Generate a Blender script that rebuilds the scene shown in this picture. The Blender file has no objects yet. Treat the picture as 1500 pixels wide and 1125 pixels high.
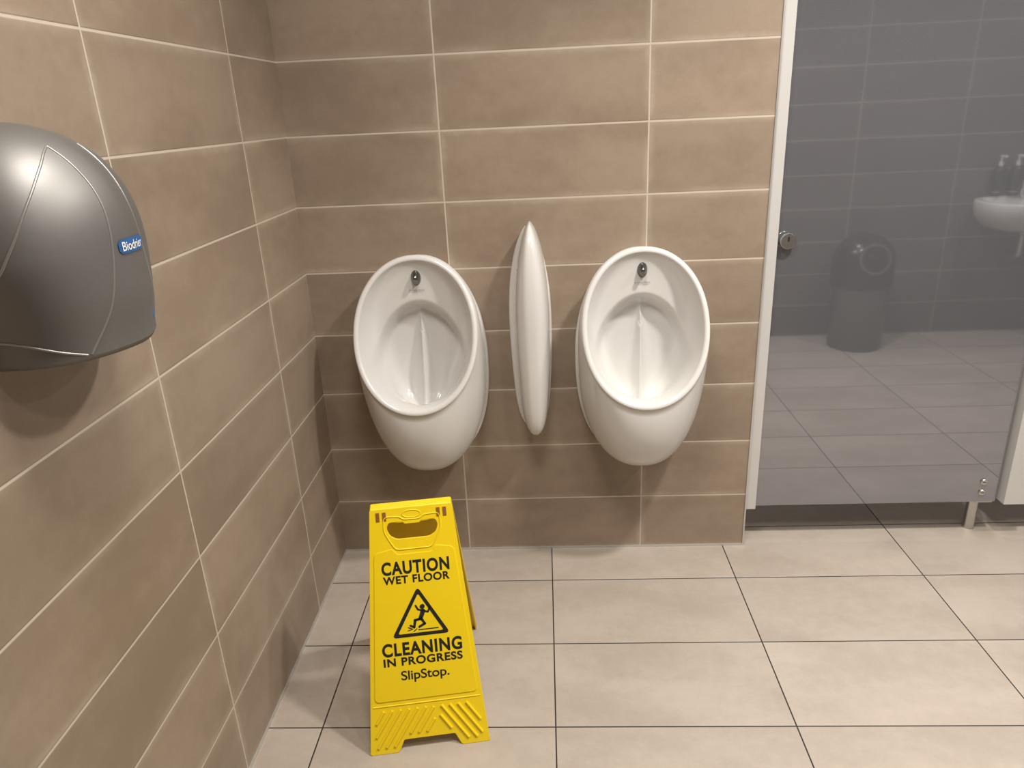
import bpy, bmesh, math, random
from mathutils import Vector, Matrix
random.seed(3)
scene = bpy.context.scene
scene.view_settings.view_transform = 'Standard'
COL = scene.collection

# ------------------------------------------------------------------ helpers
def link(o, parent=None):
    COL.objects.link(o)
    if parent is not None:
        o.parent = parent
    return o

def empty(name, loc=(0,0,0), rotz=0):
    e = bpy.data.objects.new(name, None)
    e.empty_display_size = 0.05
    e.location = loc
    e.rotation_euler = (0,0,rotz)
    return link(e)

def mesh_obj(name, verts, faces, mat=None, parent=None, smooth=False, loc=(0,0,0)):
    me = bpy.data.meshes.new(name)
    me.from_pydata([tuple(v) for v in verts], [], faces)
    me.validate()
    bm = bmesh.new(); bm.from_mesh(me)
    bmesh.ops.recalc_face_normals(bm, faces=bm.faces)
    bm.to_mesh(me); bm.free()
    if smooth:
        for p in me.polygons: p.use_smooth = True
    if mat: me.materials.append(mat)
    o = bpy.data.objects.new(name, me)
    o.location = loc
    return link(o, parent)

def box(name, x0,x1,y0,y1,z0,z1, mat, parent=None, bevel=0):
    v=[(x,y,z) for x in (x0,x1) for y in (y0,y1) for z in (z0,z1)]
    f=[(0,1,3,2),(4,6,7,5),(0,4,5,1),(2,3,7,6),(0,2,6,4),(1,5,7,3)]
    o = mesh_obj(name, v, f, mat, parent)
    if bevel:
        m=o.modifiers.new('b','BEVEL'); m.width=bevel; m.segments=3
    return o

def lathe(name, prof, mat, parent=None, n=48, loc=(0,0,0), rot=None, scale=None):
    """prof: (r,z) list"""
    verts=[];faces=[]
    for (r,z) in prof:
        for i in range(n):
            a=2*math.pi*i/n
            verts.append((r*math.cos(a), r*math.sin(a), z))
    for k in range(len(prof)-1):
        for i in range(n):
            j=(i+1)%n
            faces.append((k*n+i,k*n+j,(k+1)*n+j,(k+1)*n+i))
    faces.append(tuple(range(n))[::-1])
    faces.append(tuple((len(prof)-1)*n+i for i in range(n)))
    o=mesh_obj(name,verts,faces,mat,parent,True,loc)
    if rot: o.rotation_euler=rot
    if scale: o.scale=scale
    m=o.modifiers.new('es','EDGE_SPLIT'); m.split_angle=math.radians(40)
    return o

def curve_to_mesh(cu, name, mat, parent=None, matrix=None, smooth=False):
    tmp=bpy.data.objects.new('tmp_'+name, cu); COL.objects.link(tmp)
    dg=bpy.context.evaluated_depsgraph_get(); dg.update()
    me=bpy.data.meshes.new_from_object(tmp.evaluated_get(dg))
    bpy.data.objects.remove(tmp)
    me.name=name
    me.materials.clear(); me.materials.append(mat)
    if smooth:
        for p in me.polygons: p.use_smooth=True
    o=bpy.data.objects.new(name,me)
    link(o,parent)
    if matrix is not None: o.matrix_local=matrix
    return o

def tube(name, pts, r, mat, parent=None, matrix=None, cyclic=False):
    cu=bpy.data.curves.new(name,'CURVE'); cu.dimensions='3D'
    sp=cu.splines.new('POLY'); sp.points.add(len(pts)-1)
    for p,q in zip(sp.points,pts): p.co=(q[0],q[1],q[2],1)
    sp.use_cyclic_u=cyclic
    cu.bevel_depth=r; cu.bevel_resolution=3; cu.use_fill_caps=True
    return curve_to_mesh(cu,name,mat,parent,matrix,True)

def text(name, body, width, height, bold, mat, parent=None, matrix=None, extrude=0.0003, spacing=1.0):
    cu=bpy.data.curves.new(name,'FONT'); cu.body=body; cu.size=1
    cu.align_x='LEFT'; cu.offset=bold; cu.extrude=0; cu.space_character=spacing
    o=curve_to_mesh(cu,name,mat,parent)
    me=o.data
    xs=[v.co.x for v in me.vertices]; ys=[v.co.y for v in me.vertices]
    cx=(min(xs)+max(xs))/2; cy=(min(ys)+max(ys))/2
    sx=width/(max(xs)-min(xs)); sy=height/(max(ys)-min(ys)) if height else sx
    for v in me.vertices:
        v.co.x=(v.co.x-cx)*sx; v.co.y=(v.co.y-cy)*sy; v.co.z=0
    if matrix is not None: o.matrix_local=matrix
    return o

# ------------------------------------------------------------------ materials
def pbr(name, col, rough=0.5, metal=0.0, noise=0.0, nscale=20, coat=0.0, bump=0.0):
    m=bpy.data.materials.new(name); m.use_nodes=True
    nt=m.node_tree; b=nt.nodes['Principled BSDF']
    b.inputs['Base Color'].default_value=(*col,1)
    b.inputs['Roughness'].default_value=rough
    b.inputs['Metallic'].default_value=metal
    b.inputs['Coat Weight'].default_value=coat
    b.inputs['Coat Roughness'].default_value=0.06
    tc=nt.nodes.new('ShaderNodeTexCoord')
    n=nt.nodes.new('ShaderNodeTexNoise'); n.inputs['Scale'].default_value=nscale
    n.inputs['Detail'].default_value=4
    nt.links.new(tc.outputs['Object'],n.inputs['Vector'])
    mx=nt.nodes.new('ShaderNodeMix'); mx.data_type='RGBA'
    nt.links.new(n.outputs['Fac'],mx.inputs['Factor'])
    a=max(noise,0.01)
    mx.inputs['A'].default_value=(*[c*(1-a) for c in col],1)
    mx.inputs['B'].default_value=(*[min(1,c*(1+a)) for c in col],1)
    nt.links.new(mx.outputs['Result'],b.inputs['Base Color'])
    if bump:
        bp=nt.nodes.new('ShaderNodeBump'); bp.inputs['Strength'].default_value=bump
        bp.inputs['Distance'].default_value=0.002
        nt.links.new(n.outputs['Fac'],bp.inputs['Height'])
        nt.links.new(bp.outputs['Normal'],b.inputs['Normal'])
    return m

def tile_mat(name, ua, va, pu, pv, ou, ov, gw, cA, cB, cE, cG, rough, edge=0.5, var=0.14, bstr=0.35):
    m=bpy.data.materials.new(name); m.use_nodes=True
    nt=m.node_tree; L=nt.links; N=nt.nodes
    b=N['Principled BSDF']
    tc=N.new('ShaderNodeTexCoord'); sp=N.new('ShaderNodeSeparateXYZ')
    L.new(tc.outputs['Object'],sp.inputs[0])
    def M(op,a,b_=None,c=None):
        n=N.new('ShaderNodeMath'); n.operation=op
        for i,v in enumerate((a,b_,c)):
            if v is None: continue
            if isinstance(v,(int,float)): n.inputs[i].default_value=v
            else: L.new(v,n.inputs[i])
        return n.outputs[0]
    def MR(v,a,b_,c=0.0,d=1.0):
        n=N.new('ShaderNodeMapRange'); n.interpolation_type='SMOOTHSTEP'
        L.new(v,n.inputs['Value'])
        n.inputs['From Min'].default_value=a; n.inputs['From Max'].default_value=b_
        n.inputs['To Min'].default_value=c; n.inputs['To Max'].default_value=d
        return n.outputs['Result']
    def mix(f,a,b_):
        n=N.new('ShaderNodeMix'); n.data_type='RGBA'
        if isinstance(f,(int,float)): n.inputs['Factor'].default_value=f
        else: L.new(f,n.inputs['Factor'])
        for k,v in (('A',a),('B',b_)):
            if isinstance(v,tuple): n.inputs[k].default_value=(*v,1)
            else: L.new(v,n.inputs[k])
        return n.outputs['Result']
    def noise(vec,s,d=5,r=0.6):
        n=N.new('ShaderNodeTexNoise'); n.inputs['Scale'].default_value=s
        n.inputs['Detail'].default_value=d; n.inputs['Roughness'].default_value=r
        L.new(vec,n.inputs['Vector']); return n.outputs['Fac']
    U=M('DIVIDE',M('SUBTRACT',sp.outputs[ua],ou),pu)
    V=M('DIVIDE',M('SUBTRACT',sp.outputs[va],ov),pv)
    fu=M('FRACT',U); fv=M('FRACT',V)
    du=M('MULTIPLY',M('MINIMUM',fu,M('SUBTRACT',1.0,fu)),pu)
    dv=M('MULTIPLY',M('MINIMUM',fv,M('SUBTRACT',1.0,fv)),pv)
    dd=M('MINIMUM',du,dv)
    cb=N.new('ShaderNodeCombineXYZ'); L.new(M('FLOOR',U),cb.inputs[0]); L.new(M('FLOOR',V),cb.inputs[1])
    wn=N.new('ShaderNodeTexWhiteNoise'); wn.noise_dimensions='3D'; L.new(cb.outputs[0],wn.inputs['Vector'])
    sc=N.new('ShaderNodeVectorMath'); sc.operation='SCALE'; sc.inputs['Scale'].default_value=7.0
    L.new(wn.outputs['Color'],sc.inputs[0])
    ad=N.new('ShaderNodeVectorMath'); ad.operation='ADD'
    L.new(tc.outputs['Object'],ad.inputs[0]); L.new(sc.outputs[0],ad.inputs[1])
    P=ad.outputs[0]
    st=N.new('ShaderNodeVectorMath'); st.operation='MULTIPLY'
    v3=[1.0,1.0,1.0]; v3[ua]=0.45
    st.inputs[1].default_value=v3; L.new(P,st.inputs[0])
    n1=noise(st.outputs[0],4.5,5,0.55); n2=noise(P,24,6,0.7); n3=noise(P,170,3,0.7)
    mot=M('ADD',M('MULTIPLY',n1,0.72),M('MULTIPLY',n2,0.28))
    f=MR(mot,0.36,0.64)
    col=mix(f,cA,cB)
    # worn/chalky edges of the tile
    ew=MR(M('ADD',dd,M('MULTIPLY',M('SUBTRACT',n2,0.5),0.04)),0.0,0.022,1.0,0.0)
    col=mix(M('MULTIPLY',M('MULTIPLY',ew,MR(n1,0.38,0.62)),edge),col,cE)
    # fine grain
    val=M('ADD',M('ADD',1.0-var/2,M('MULTIPLY',wn.outputs['Value'],var)),M('MULTIPLY',M('SUBTRACT',n3,0.5),0.10))
    vm=N.new('ShaderNodeVectorMath'); vm.operation='SCALE'; L.new(col,vm.inputs[0]); L.new(val,vm.inputs['Scale'])
    g=MR(dd,gw*0.75,gw*1.15,1.0,0.0)
    col=mix(g,vm.outputs[0],cG)
    L.new(col,b.inputs['Base Color'])
    rr=M('ADD',M('MULTIPLY',g,0.3),M('ADD',rough-0.06,M('MULTIPLY',n2,0.12)))
    L.new(rr,b.inputs['Roughness'])
    b.inputs['Specular IOR Level'].default_value=0.35
    h=M('ADD',MR(dd,gw*0.6,gw*1.8),M('MULTIPLY',n2,0.15))
    bp=N.new('ShaderNodeBump'); bp.inputs['Strength'].default_value=bstr; bp.inputs['Distance'].default_value=0.002
    L.new(h,bp.inputs['Height']); L.new(bp.outputs['Normal'],b.inputs['Normal'])
    return m

WA=(0.262,0.200,0.148); WB=(0.330,0.259,0.196); WE=(0.45,0.375,0.298); WG=(0.56,0.49,0.41)
m_back=tile_mat('tile_taupe_back',0,2,0.605,0.203,-0.300,0.0,0.0023,WA,WB,WE,WG,0.42,edge=0.6)
m_left=tile_mat('tile_taupe_left',1,2,0.605,0.203,-0.335,0.0,0.0023,WA,WB,WE,WG,0.42,edge=0.6)
GA=(0.105,0.092,0.085); GB=(0.125,0.112,0.104); GE=(0.2,0.18,0.16); GG=(0.30,0.28,0.26)
m_rear=tile_mat('tile_grey_rear',0,2,0.605,0.203,0.06,0.0,0.0024,GA,GB,GE,GG,0.4)
m_right=tile_mat('tile_grey_right',1,2,0.605,0.203,0.0,0.0,0.0024,GA,GB,GE,GG,0.4)
FA=(0.37,0.318,0.268); FB=(0.445,0.388,0.332); FE=(0.48,0.42,0.36); FG=(0.02,0.018,0.016)
m_floor=tile_mat('tile_floor',0,1,0.600,0.308,-0.008,-0.192,0.0019,FA,FB,FE,FG,0.38,edge=0.2,var=0.06,bstr=0.2)
m_ceil=pbr('ceiling_paint',(0.78,0.76,0.72),0.9,0,0.03)
m_cer=pbr('white_ceramic',(0.70,0.69,0.67),0.16,0,0.01,8,coat=0.15)
m_alu=pbr('aluminium_satin',(0.62,0.62,0.60),0.35,0.6,0.03)
m_post=pbr('pale_grey_post',(0.60,0.59,0.57),0.4,0.1,0.02)
m_steel=pbr('stainless_steel',(0.60,0.59,0.57),0.25,0.95,0.05,60)
m_dark=pbr('dark_chrome',(0.16,0.16,0.16),0.18,0.9,0.1,60)
m_black=pbr('black_plastic',(0.015,0.015,0.016),0.4)
m_door=pbr('gloss_grey_panel',(0.345,0.352,0.385),0.03,0.74,0.01,3)
m_dryer=pbr('brushed_silver_cover',(0.225,0.22,0.212),0.52,0.75,0.04,90)
m_dryer_hl=pbr('dryer_crease_highlight',(0.36,0.35,0.34),0.4,0.7)  # lighter copy of the cover silver, paints the highlight along the creases
m_blue=pbr('logo_blue',(0.02,0.11,0.32),0.4)
m_white=pbr('white_plastic',(0.8,0.8,0.8),0.4)
m_yel=pbr('yellow_plastic',(0.84,0.61,0.008),0.38,0,0.03,30,bump=0.05)
m_yel2=pbr('yellow_plastic_ridge',(0.84,0.61,0.008),0.38,0,0.03,30)
m_ink=pbr('black_ink',(0.012,0.012,0.010),0.5)
m_oran=pbr('brown_orange_clip',(0.25,0.10,0.02),0.45)
m_binbody=pbr('bin_grey_metal',(0.13,0.13,0.13),0.3,0.6,0.05)
m_binlid=pbr('bin_lid_black',(0.012,0.012,0.013),0.22,0.0,0.05)
m_text=pbr('fired_grey_print',(0.18,0.18,0.18),0.5)

# ------------------------------------------------------------------ room shell
LX=-0.752; RX=3.6; RY=-2.36; CZ=2.62; EX=0.664; CB=1.45
box('floor', LX-0.1,RX+0.1, RY-0.1, CB+0.1, -0.08,0, m_floor)
box('ceiling', LX-0.1,RX+0.1, RY-0.1, CB+0.1, CZ,CZ+0.08, m_ceil)
box('wall_back', LX-0.1,EX, 0.0,0.10, 0,CZ, m_back)
box('wall_left', LX-0.1,LX, RY-0.1,0.0, 0,CZ, m_left)
box('wall_rear', LX-0.0,RX+0.1, RY-0.1,RY, 0,CZ, m_rear)
box('wall_right', RX,RX+0.1, RY,CB, 0,CZ, m_right)
box('wall_cubicle_back', 0.56,RX, CB,CB+0.1, 0,CZ, m_rear)
box('wall_cubicle_left', 0.56,EX, 0.10,CB, 0,CZ, m_right)
box('baseboard_back', LX+0.003,EX-0.003, -0.004,0.0, 0.0,0.007, m_alu)
box('baseboard_left', LX,LX+0.004, RY,0.0, 0.0,0.007, m_alu)
box('trim_1', EX-0.004,EX+0.001, -0.003,0.0, 0,CZ, m_alu)

# ------------------------------------------------------------------ cubicle front
DY=0.035
DZ0=0.133; DZ1=2.22
fr_e=empty('cubicle_frame',(1.8,0.03,0))
def post(x0,x1):
    box('upright',x0-1.8,x1-1.8,-0.022,0.03,DZ0+0.004,DZ1,m_post,fr_e,0.002)
def door(x0,x1):
    e=empty('cubicle_door',((x0+x1)/2,DY,0))
    w=(x1-x0)/2
    box('panel',-w,w,0,0.013,DZ0+0.003,DZ1-0.03,m_door,e)
    kx=-w+0.03
    rx=(math.pi/2,0,0)
    lathe('lock_knob',[(0.010,0.0),(0.010,0.012),(0.0235,0.013),(0.0245,0.016),(0.0245,0.021),(0.022,0.024)],m_steel,e,40,(kx,0,1.06),rx)
    box('lock_slot',kx-0.002,kx+0.002,-0.0250,-0.0235,1.060,1.074,m_black,e)
    for z in (DZ0+0.040,DZ0+0.080):
        lathe('hinge_bolt',[(0.011,0.0),(0.011,0.004),(0.009,0.006)],m_steel,e,24,(w-0.050,0,z),rx)
        box('bolt_slot',w-0.056,w-0.044,-0.0065,-0.006,z-0.0012,z+0.0012,m_black,e)
    # stainless adjustable foot at hinge side
    lathe('support_foot',[(0.021,0.0),(0.021,0.005),(0.0185,0.012),(0.0185,DZ0-0.012),(0.021,DZ0-0.010),(0.021,DZ0+0.002)],m_steel,e,32,(w-0.035,0.060,0))
    box('foot_bracket',w-0.06,w-0.005,0.004,0.078,DZ0-0.003,DZ0+0.004,m_steel,e)
    return e
post(EX+0.002,0.700); door(0.703,1.518)
post(1.532,1.604);    door(1.610,2.415)
post(2.429,2.501);    door(2.509,3.318)
post(3.332,RX-0.004)
box('head_rail',EX+0.002-1.8,RX-0.004-1.8,-0.024,0.034,DZ1,DZ1+0.05,m_post,fr_e)
for k,xp in enumerate((1.568,2.465)):
    box('partition',xp-0.008-1.8,xp+0.008-1.8,0.03,CB-0.035,0.15,2.15,m_door,fr_e)
    for yy in (0.5,1.2):
        lathe('partition_foot',[(0.02,0.0),(0.02,0.006),(0.012,0.012),(0.012,0.15)],m_steel,fr_e,24,(xp-1.8,yy,0))

# ------------------------------------------------------------------ urinal
def smooth(a,b,x):
    t=max(0,min(1,(x-a)/(b-a))); return t*t*(3-2*t)
def urinal(xc):
    e=empty('urinal',(xc,-0.0005,0))
    N=144; V=[];F=[];rings=[]
    def add(ring):
        rings.append(len(V)); V.extend(ring)
    def sup(c,p): return math.copysign(abs(c)**(2/p),c)
    th=[2*math.pi*i/N for i in range(N)]
    def plate(sc_,d,off=0):
        R=[]
        for t in th:
            c,s=math.cos(t),math.sin(t)
            p=2.1 if s>0 else 2.45
            hz_=0.338 if s>0 else 0.352
            R.append(((0.202-off)*sup(c,p),-d,0.726+(hz_-off)*sup(s,p)))
        return R
    zt,zb=1.074,0.628
    zc=(zt+zb)/2; hz=(zt-zb)/2
    dtop,dlip=0.072,0.255
    def rimd(z): 
        t=(zt-z)/(zt-zb); return dtop+(dlip-dtop)*t
    def rim(off,dd):
        R=[]
        for t in th:
            c,s=math.cos(t),math.sin(t)
            z=zc+(hz-off)*sup(s,2.08); x=(0.187-off)*sup(c,2.08)
            R.append((x,-(rimd(z)+dd),z))
        return R
    add(plate(1,0.0)); add(plate(1,0.014)); add(plate(1,0.018,0.004)); 
    P0=plate(1,0.019,0.010); P3=rim(0.0,-0.006)
    K=22
    for k in range(K+1):
        t=k/K; R=[]
        for i in range(N):
            c,s=math.cos(th[i]),math.sin(th[i])
            w=max(0,-s)**1.6
            p0=Vector(P0[i]); p3=Vector(P3[i])
            dl=(-p3.y)-0.019
            p1=p0+Vector((0.004*c,-0.60*dl,-0.040*w))
            p2=p3+Vector((0.012*c,0.35*dl*(1-w)-0.012*w,0.004*max(0,s)-0.165*w))
            q=p0*(1-t)**3+p1*3*t*(1-t)**2+p2*3*t*t*(1-t)+p3*t**3
            R.append(tuple(q))
        add(R)
    add(rim(0.0012,-0.002)); add(rim(0.004,0.0005)); add(rim(0.010,0.001)); add(rim(0.0145,-0.0015)); add(rim(0.0165,-0.006))
    inner=rim(0.0165,-0.006)
    zi=0.83
    n=70
    for k in range(1,n):
        r=1-(k/n)**1.7
        R=[]
        for i in range(N):
            x0,y0,z0=inner[i]
            lo=smooth(zi,0.66,z0)
            a_=1-r
            g=r*(1+0.60*lo*smooth(0,0.16,a_))
            x=x0*r; z=zi+(z0-zi)*g
            dr=-y0
            ee=math.sqrt((x/0.152)**2+((z-0.68)/0.245)**2)
            back=0.058-0.047*smooth(1.05,0.86,ee)
            a=max(0,min(1,(0.925-z)/0.36))
            wd=0.004+0.024*a
            back+=0.075*a**0.85*math.exp(-abs(x/wd)**1.25)
            f=r**10
            R.append((x,-(back+(dr-back)*f),z))
        add(R)
    for a,b in zip(rings[:-1],rings[1:]):
        for i in range(N):
            j=(i+1)%N
            F.append((a+i,a+j,b+j,b+i))
    F.append(tuple(rings[-1]+i for i in range(N)))
    mesh_obj('ceramic_bowl',V,F,m_cer,e,True)
    # spreader
    lathe('flush_spreader',[(0.019,0.0),(0.019,0.004),(0.015,0.010),(0.012,0.018),(0.006,0.024)],m_dark,e,32,(0,-0.056,1.004),(math.pi/2+0.1,0,0),(0.8,1.25,1))
    lathe('spreader_nut',[(0.008,0),(0.008,0.010)],m_steel,e,6,(0,-0.074,0.996),(math.pi/2,0,0))
    text('maker_mark','Armitage Shanks',0.048,0.007,0.0,m_text,e,Matrix.Translation((0,-0.0620,0.966))@Matrix.Rotation(math.pi/2,4,'X'))
    return e
urinal(-0.397); urinal(0.286)

# ------------------------------------------------------------------ divider
def divider(xc):
    e=empty('urinal_divider',(xc,-0.0005,0))
    z0,z1=0.476,1.152
    def prof(t):
        if t>0.55: return max(0,1-((t-0.55)/0.45)**2.1)**0.62
        u=(0.55-t)/0.55
        return max(0,(1-0.34*u*u)*max(0,1-u**12)**0.5)
    def body(name,hw,pr,ex,d0,zz0,zz1,xo=0):
        V=[];F=[];nz=110;na=40
        for k in range(nz+1):
            t=0.5-0.5*math.cos(math.pi*k/nz)
            g=prof(t)
            z=zz0+(zz1-zz0)*t
            for i in range(na+1):
                ph=math.pi*i/na
                c,s=math.cos(ph),math.sin(ph)
                x=xo+hw*g*math.copysign(abs(c)**ex,c)
                V.append((x,-(d0+(pr*(g**0.4))*abs(s)**0.75),z))
        for k in range(nz):
            for i in range(na):
                a=k*(na+1)+i
                F.append((a,a+1,a+na+2,a+na+1))
        return mesh_obj(name,V,F,m_cer,e,True)
    body('blade',0.054,0.14,0.68,0.0,z0,z1,0.007)
    body('wall_flange',0.067,0.016,0.5,0.0,z0+0.0,z1-0.01)
divider(-0.055)

# ------------------------------------------------------------------ hand dryer
def dryer():
    y0=-1.215
    e=empty('hand_dryer',(LX,y0,0))
    zb,zt=1.176,1.484
    def pz(z):   # protrusion
        t=(z-zb)/(zt-zb)
        top=max(0,1-max(0,(t-0.45)/0.55)**2.5)**0.5
        return 0.163*top*(0.955+0.045*smooth(0,0.25,t))
    def wz(z):
        t=(z-zb)/(zt-zb)
        top=max(0,1-max(0,(t-0.35)/0.65)**2.3)**0.5
        return (0.128+0.026*smooth(0,0.45,t))*top
    def surf(z,u):  # u -1..1
        p=pz(z); w=wz(z)
        ph=u*math.pi/2
        s=math.sin(ph); c=math.cos(ph)
        y=w*math.copysign(abs(s)**1.25,s)
        x=p*abs(c)**0.62
        return Vector((x,y,z))
    def surf_y(z,off):
        w=wz(z); k=min(1,abs(off)/w)
        u=2/math.pi*math.asin(k**0.8)
        return surf(z,math.copysign(u,off))
    V=[];F=[];nz=70;nu=72
    for k in range(nz+1):
        t=math.sin(math.pi/2*k/nz)
        z=zb+(zt-zb)*t
        for i in range(nu+1):
            V.append(tuple(surf(z,-1+2*i/nu)))
    for k in range(nz):
        for i in range(nu):
            a=k*(nu+1)+i
            F.append((a,a+1,a+nu+2,a+nu+1))
    mesh_obj('silver_cover',V,F,m_dryer,e,True)
    B=[];
    for i in range(nu+1):
        v=surf(zb,-1+2*i/nu); B.append(v)
    V=[tuple(v) for v in B]+[(v.x*0.97,v.y*0.97,zb-0.007) for v in B]+[(v.x*0.90,v.y*0.90,zb-0.009) for v in B]
    F=[]
    for r in range(2):
        for i in range(nu):
            a=r*(nu+1)+i; F.append((a,a+1,a+nu+2,a+nu+1))
    F.append(tuple(2*(nu+1)+i for i in range(nu+1)))
    mesh_obj('lower_lip',V,F,m_dryer,e,True)
    box('air_outlet',0.04,0.10,-0.035,0.035,zb-0.013,zb-0.008,m_black,e,0.002)
    def spline(pts,n=40):
        out=[]
        P=[pts[0]]+list(pts)+[pts[-1]]
        for i in range(1,len(P)-2):
            for k in range(n//(len(pts)-1)+1):
                t=k/(n//(len(pts)-1)+1)
                out.append(tuple(0.5*((2*P[i][j])+(-P[i-1][j]+P[i+1][j])*t+(2*P[i-1][j]-5*P[i][j]+4*P[i+1][j]-P[i+2][j])*t*t+(-P[i-1][j]+3*P[i][j]-3*P[i+1][j]+P[i+2][j])*t**3) for j in (0,1)))
        out.append(tuple(pts[-1])); return out
    for sg in (-1,1):
        for nm,pts in (('crease_front',[(0.086,zb+0.002),(0.058,1.235),(0.040,1.30),(0.031,1.37),(0.032,1.42),(0.034,1.450)]),
                       ('crease_upper',[(0.150,1.285),(0.140,1.325),(0.118,1.372),(0.088,1.410),(0.055,1.438),(0.034,1.450)]),
                       ('crease_lower',[(0.148,1.255),(0.143,1.232),(0.130,1.208),(0.112,1.190),(0.090,zb+0.002)])):
            L=[]
            for off,z in spline(pts):
                v=surf_y(z,sg*off); L.append((v.x-0.0008,v.y,v.z))
            tube(nm,L,0.0019,m_dryer_hl,e)
    zl=1.313; yb=0.004
    V=[];F=[];nx=16
    for i in range(nx+1):
        yy=yb-0.032+0.064*i/nx
        x=surf_y(zl,yy).x+0.0014
        ed=min(i,nx-i)/nx
        h=0.0100*min(1,0.5+ed*6)
        V.append((x,yy,zl-h)); V.append((x,yy,zl+h))
    for i in range(nx): F.append((2*i,2*i+2,2*i+3,2*i+1))
    mesh_obj('badge',V,F,m_blue,e)
    t=text('badge_text','Biodrier',0.052,0.013,0.012,m_white,e)
    for v in t.data.vertices:
        yy=yb+v.co.x; zz=zl+v.co.y
        v.co=(surf_y(zl,yy).x+0.0022,yy,zz)
    x=surf_y(zb+0.03,0.045).x+0.0015
    mesh_obj('blue_arrow',[(x,0.034,zb+0.032),(x-0.001,0.046,zb+0.032),(x,0.040,zb+0.018)],[(0,1,2)],m_blue,e)
    return e
dryer()

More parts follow.
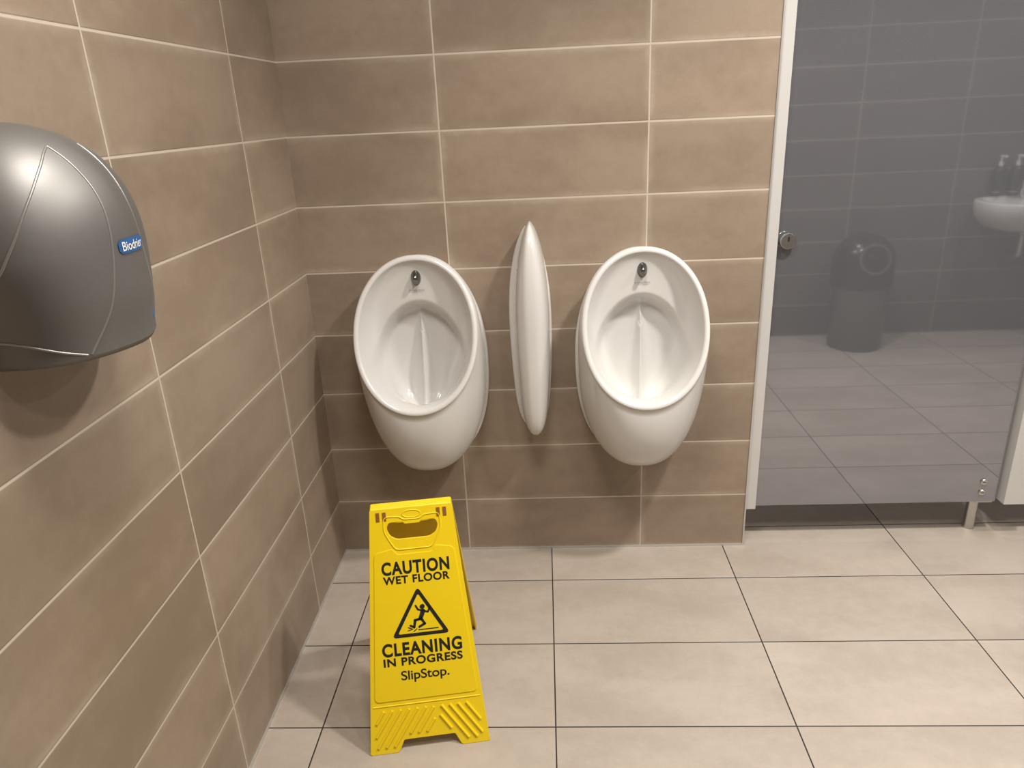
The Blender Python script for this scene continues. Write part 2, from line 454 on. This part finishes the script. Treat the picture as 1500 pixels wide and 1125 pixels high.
# ------------------------------------------------------------------ wet floor sign
def sign():
    ang=math.atan2(0.047,0.289)
    e=empty('wet_floor_sign',(-0.353,-0.655,0),ang)
    hb,ht=0.1465,0.100
    z1=0.563; v0=0.2175; v1=0.012
    S=math.hypot(z1,v0-v1)
    sy=(v0-v1)/S; sz=z1/S
    def frame(back=False):
        X=Vector((1,0,0)); Y=Vector((0,sy,sz)); Z=X.cross(Y)
        m=Matrix(((X.x,Y.x,Z.x,0),(X.y,Y.y,Z.y,-v0),(X.z,Y.z,Z.z,0),(0,0,0,1)))
        if back: m=Matrix.Rotation(math.pi,4,'Z')@m
        return m
    T=0.004
    def hw(s): return hb+(ht-hb)*s/S
    def rounded(poly,r,seg=5):
        out=[]; n=len(poly)
        for i in range(n):
            p=Vector(poly[i]); a=Vector(poly[i-1]); b=Vector(poly[(i+1)%n])
            da=(a-p); db=(b-p); rr=min(r,da.length*0.45,db.length*0.45)
            pa=p+da.normalized()*rr; pb=p+db.normalized()*rr
            for k in range(seg+1):
                t=k/seg
                out.append(tuple(pa*(1-t)**2+p*2*t*(1-t)+pb*t*t))
        return out
    def flat(name,polys,ext,mat,M,bev=0.0):
        cu=bpy.data.curves.new(name,'CURVE'); cu.dimensions='2D'; cu.fill_mode='BOTH'
        for P in polys:
            sp=cu.splines.new('POLY'); sp.points.add(len(P)-1)
            for p,q in zip(sp.points,P): p.co=(q[0],q[1],0,1)
            sp.use_cyclic_u=True
        cu.extrude=ext; cu.bevel_depth=bev; cu.bevel_resolution=2
        return curve_to_mesh(cu,name,mat,e,M)
    outline=[(-hb,0),(-hb+0.068,0),(-hb+0.083,0.030),(hb-0.083,0.030),(hb-0.068,0),(hb,0),(ht,S),(-ht,S)]
    hole=[(-0.058,0.566),(-0.022,0.566),(-0.018,0.560),(0.018,0.560),(0.022,0.566),(0.058,0.566),(0.064,0.551),(0.057,0.532),(0.040,0.522),(-0.040,0.522),(-0.057,0.532),(-0.064,0.551)]
    for back in (False,True):
        M=frame(back)
        P=flat('rear_panel' if back else 'front_panel',[rounded(outline,0.005),rounded(hole,0.008)],T-0.001,m_yel,M,0.001)
        for sg in (-1,1):
            a=Vector((sg*hb,0.0)); b=Vector((sg*ht,S))
            V=[];
            for p in (a,b):
                for dx in (0,-0.004*sg):
                    for zz in (-0.016 if p is a else -0.010,0.0):
                        V.append((p.x+dx,p.y+0.001,zz))
            F=[(0,1,3,2),(4,6,7,5),(0,4,5,1),(2,3,7,6),(0,2,6,4),(1,5,7,3)]
            o=mesh_obj('side_flange',V,F,m_yel,e); o.matrix_local=M
        pp=[(-hb+0.068,0),(-hb+0.083,0.030),(hb-0.083,0.030),(hb-0.068,0)]
        pts=[(x,y+0.001,-0.002) for x,y in pp]
        tube('foot_arch_edge',pts,0.0035,m_yel,e,M)
    M=frame()
    top=T+0.0002
    inset=0.011
    # raised message plate with notched top around the handle
    bor=rounded([(-hw(0.128)+inset,0.128),(hw(0.128)-inset,0.128),(hw(0.492)-inset,0.492),(0.052,0.500),(0.044,0.485),(-0.044,0.485),(-0.052,0.500),(-hw(0.492)+inset,0.492)],0.012)
    flat('message_plate',[bor],0.0010,m_yel2,M@Matrix.Translation((0,0,T+0.0002)),0.0006)
    top=T+0.0020
    hb2=rounded([(-0.058,0.520),(-0.070,0.545),(-0.068,0.580),(-0.030,0.578),(-0.020,0.570),(0.020,0.570),(0.030,0.578),(0.068,0.580),(0.070,0.545),(0.058,0.520),(0.044,0.497),(-0.044,0.497)],0.010)
    tube('handle_ridge',[(x,y,T) for x,y in hb2],0.0018,m_yel2,e,M,True)
    tube('lower_ridge',[(-hw(0.118)+0.006,0.116,T),(hw(0.118)-0.006,0.116,T)],0.0016,m_yel2,e,M)
    # embossed hatch: '/' bars left of a slanting split, '\' bars right of it
    def clip(p,q,cond):
        out=[]
        for k in range(61):
            t=k/60; x=p[0]+(q[0]-p[0])*t; y=p[1]+(q[1]-p[1])*t
            lo=0.014 if abs(x)>0.085 else 0.044
            if abs(x)<hw(y)-0.014 and lo<y<0.104 and cond(x,y): out.append((x,y))
        return out
    for i in range(-8,9):
        x0=i*0.0205
        c=clip((x0-0.035,0.0),(x0+0.045,0.115),lambda x,y:x<0.016)
        if len(c)>9: tube('grip_rib',[(c[0][0],c[0][1],T+0.0006),(c[-1][0],c[-1][1],T+0.0006)],0.0034,m_yel2,e,M)
        c=clip((x0+0.045,0.0),(x0-0.035,0.115),lambda x,y:x>0.030)
        if len(c)>9: tube('grip_rib',[(c[0][0],c[0][1],T+0.0006),(c[-1][0],c[-1][1],T+0.0006)],0.0034,m_yel2,e,M)
    def tx(name,body,s,w,h,bold,a=0.0,sp=1.0):
        text(name,body,w,h,bold,m_ink,e,M@Matrix.Translation((a,s,top+0.0003)),spacing=sp)
    tx('text_caution','CAUTION',0.4530,0.166,0.033,0.034,0.0,1.12)
    tx('text_wet_floor','WET FLOOR',0.4235,0.163,0.0200,0.032,0.0,1.10)
    tx('text_cleaning','CLEANING',0.2530,0.196,0.033,0.034,0.0,1.12)
    tx('text_in_progress','IN PROGRESS',0.2225,0.194,0.0205,0.032,0.0,1.10)
    tx('text_slipstop','SlipStop.',0.184,0.118,0.0300,0.012,0.002,0.97)
    tw=0.071; tb=0.281; ta=0.402
    outer=rounded([(-tw,tb),(tw,tb),(0,ta)],0.012)
    cy=tb+(ta-tb)/3
    sc_=0.80
    inn=rounded([(-tw*sc_*0.985,cy+(tb-cy)*sc_),(tw*sc_*0.985,cy+(tb-cy)*sc_),(0,cy+(ta-cy)*sc_)],0.006)
    flat('warning_triangle',[outer,inn],0.0002,m_ink,M@Matrix.Translation((0,0,top+0.0002)))
    def stroke(name,pts,w0,w1=None):
        w1=w1 or w0
        V=[];F=[]
        for (p,q) in zip(pts[:-1],pts[1:]):
            p=Vector(p);q=Vector(q); d=(q-p).normalized(); nrm=Vector((-d.y,d.x))
            base=len(V); ring=[]
            for k in range(9):
                a=math.pi*k/8
                v=q+nrm*math.cos(a)*w1+d*math.sin(a)*w1; ring.append(v)
            for k in range(9):
                a=math.pi*k/8
                v=p-nrm*math.cos(a)*w0-d*math.sin(a)*w0; ring.append(v)
            V+= [(v.x,v.y,0) for v in ring]; F.append(tuple(range(base,base+18)))
        o=mesh_obj(name,V,F,m_ink,e); o.matrix_local=M@Matrix.Translation((0,0,top+0.0004))
    ox,oy=0.003,0.330
    def q(*pts): return [(ox+a,oy+b) for a,b in pts]
    stroke('figure_head',q((0.0045,0.022),(0.0055,0.0225)),0.0058)
    stroke('figure_torso',q((0.006,0.011),(-0.001,-0.006)),0.0058,0.0050)
    stroke('figure_arm_front',q((0.006,0.012),(-0.006,0.016),(-0.011,0.026)),0.0022)
    stroke('figure_arm_back',q((0.007,0.011),(0.018,0.008),(0.023,0.019)),0.0022)
    stroke('figure_leg_front',q((-0.001,-0.007),(-0.015,-0.010),(-0.018,-0.026)),0.0036,0.0028)
    stroke('figure_leg_back',q((0.001,-0.008),(0.008,-0.020),(-0.006,-0.027)),0.0034,0.0026)
    stroke('figure_shoe',q((-0.018,-0.027),(-0.027,-0.022)),0.0026)
    stroke('ground_line',q((-0.008,-0.034),(0.040,-0.034)),0.0012)
    stroke('splash_1',q((-0.034,-0.034),(-0.022,-0.031)),0.0010)
    stroke('splash_2',q((-0.033,-0.026),(-0.024,-0.030)),0.0010)
    stroke('splash_3',q((-0.020,-0.037),(-0.012,-0.031)),0.0010)
    lathe('hinge_rod',[(0.007,-0.098),(0.007,0.098)],m_yel,e,20,(0,0,z1-0.006),(0,math.pi/2,0))
    box('hinge_bridge',-0.100,0.100,-0.014,0.014,z1-0.006,z1+0.003,m_yel,e,0.003)
    for a in (-0.082,-0.066,0.066,0.082):
        o=box('hinge_clip',a-0.0045,a+0.0045,0.570,0.592,T-0.001,T+0.0015,m_oran,e,0.0008); o.matrix_local=M
    pad=[(0.022*math.cos(t),0.583+0.009*math.sin(t)) for t in [2*math.pi*i/32 for i in range(32)]]
    tube('thumb_pad',[(x,y,T) for x,y in pad],0.0014,m_yel2,e,M,True)
    tube('stay_bar',[(0,-0.13,0.235),(0,0.0,0.215),(0,0.13,0.235)],0.004,m_yel,e)
sign()

# ------------------------------------------------------------------ behind the camera (seen reflected)
e=empty('waste_bin',(1.90,-2.13,0))
lathe('body',[(0.150,0.0),(0.155,0.006),(0.166,0.40)],m_binbody,e,64)
prof=[(0.172,0.385),(0.174,0.40),(0.174,0.53)]
for k in range(1,13):
    a=math.pi/2*k/12
    prof.append((0.174*math.cos(a)+0.001,0.53+0.165*math.sin(a)))
lathe('hood',prof,m_binlid,e,64)
lathe('flap_ring',[(0.090,0.0),(0.090,0.02),(0.078,0.02),(0.076,0.012),(0.0,0.012)],m_steel,e,48,(0,0.142,0.565),(-math.pi/2+0.25,0,0))
lathe('flap',[(0.072,0.0),(0.072,0.018),(0.0,0.022)],m_binlid,e,48,(0,0.143,0.565),(-math.pi/2+0.25,0,0))

def basin():
    e=empty('wash_basin',(2.86,RY+0.001,0))
    V=[];F=[];N=72;rings=[]
    def ring(hw,d,z,cyoff=0.0):
        R=[]
        for i in range(N):
            t=2*math.pi*i/N; c,s=math.cos(t),math.sin(t)
            x=hw*math.copysign(abs(c)**0.8,c); y=d/2+cyoff+d/2*math.copysign(abs(s)**0.8,s)
            R.append((x,y,z))
        rings.append(len(V)); V.extend(R)
    ring(0.12,0.22,0.66); ring(0.26,0.38,0.70); ring(0.32,0.44,0.76); ring(0.335,0.46,0.80); ring(0.338,0.465,0.845); ring(0.332,0.46,0.853)
    ring(0.30,0.40,0.852,cyoff=0.035); ring(0.28,0.36,0.82,cyoff=0.045); ring(0.20,0.26,0.76,cyoff=0.08); ring(0.05,0.07,0.74,cyoff=0.17)
    for a,b in zip(rings[:-1],rings[1:]):
        for i in range(N):
            j=(i+1)%N; F.append((a+i,a+j,b+j,b+i))
    F.append(tuple(rings[0]+i for i in range(N))); F.append(tuple(rings[-1]+i for i in range(N)))
    mesh_obj('ceramic_bowl',V,F,m_cer,e,True)
    tube('waste_pipe',[(0,0.13,0.67),(0,0.13,0.52),(0,0.10,0.50),(0,0.0,0.50)],0.018,m_steel,e)
    tube('tap',[(0,0.05,0.85),(0,0.05,0.95),(0,0.08,0.985),(0,0.13,0.985),(0,0.155,0.96)],0.012,m_steel,e)
basin()
for x in (2.71,2.81):
    e=empty('soap_dispenser',(x,RY+0.046,-0.070))
    lathe('bottle',[(0.033,0.955),(0.035,0.96),(0.035,1.075),(0.028,1.09),(0.014,1.10)],m_black,e,32)
    lathe('pump_neck',[(0.012,1.10),(0.012,1.125),(0.006,1.126),(0.006,1.15)],m_white,e,24)
    box('pump_head',-0.008,0.008,-0.008,0.045,1.15,1.162,m_white,e,0.003)
    box('wall_bracket',-0.02,0.02,-0.045,0.0,0.945,0.957,m_steel,e)

# ------------------------------------------------------------------ lights
def disc_lamp(x,y,power,r=0.09,col=(1,0.945,0.875)):  # builds the room downlights and the added fill lamps alike
    e=empty('downlight_or_fill',(x,y,CZ))
    lathe('bezel',[(r+0.03,0.0),(r+0.03,-0.006),(r+0.006,-0.010),(r+0.002,-0.002)],m_alu,e,48)
    l=bpy.data.lights.new('area_lamp','AREA'); l.shape='DISK'; l.size=2*r; l.energy=power; l.color=col
    l.spread=math.radians(150)
    o=bpy.data.objects.new('lamp',l); o.location=(0,0,-0.014); link(o,e)
disc_lamp(1.05,-0.95,36)
disc_lamp(-0.10,-1.30,21,0.26)  # added wide fill, brightens the left wall; not a known fitting
disc_lamp(2.35,-0.95,22)
disc_lamp(1.05,-1.95,10)
disc_lamp(3.1,-1.7,12)
disc_lamp(1.1,0.75,6)  # added fill inside the cubicle, lifts the dark floor under the door
disc_lamp(2.0,0.75,6)  # second added cubicle fill, same purpose
w=bpy.data.worlds.new('world'); scene.world=w; w.use_nodes=True
w.node_tree.nodes['Background'].inputs[0].default_value=(0.8,0.8,0.8,1)
w.node_tree.nodes['Background'].inputs[1].default_value=0.2

# ------------------------------------------------------------------ camera
cam=bpy.data.cameras.new('camera'); co=bpy.data.objects.new('camera',cam); link(co)
R=Vector((0.9983,0.0385,-0.0437)).normalized()
Fw=Vector((-0.0514,0.9349,-0.3512)); Fw=(Fw-R*Fw.dot(R)).normalized()
Up=R.cross(Fw).normalized()
B=-Fw
co.matrix_world=Matrix(((R.x,Up.x,B.x,0),(R.y,Up.y,B.y,-2.235),(R.z,Up.z,B.z,1.468),(0,0,0,1)))
cam.sensor_width=36; cam.lens=36*1069/1500; cam.clip_start=0.02
scene.camera=co
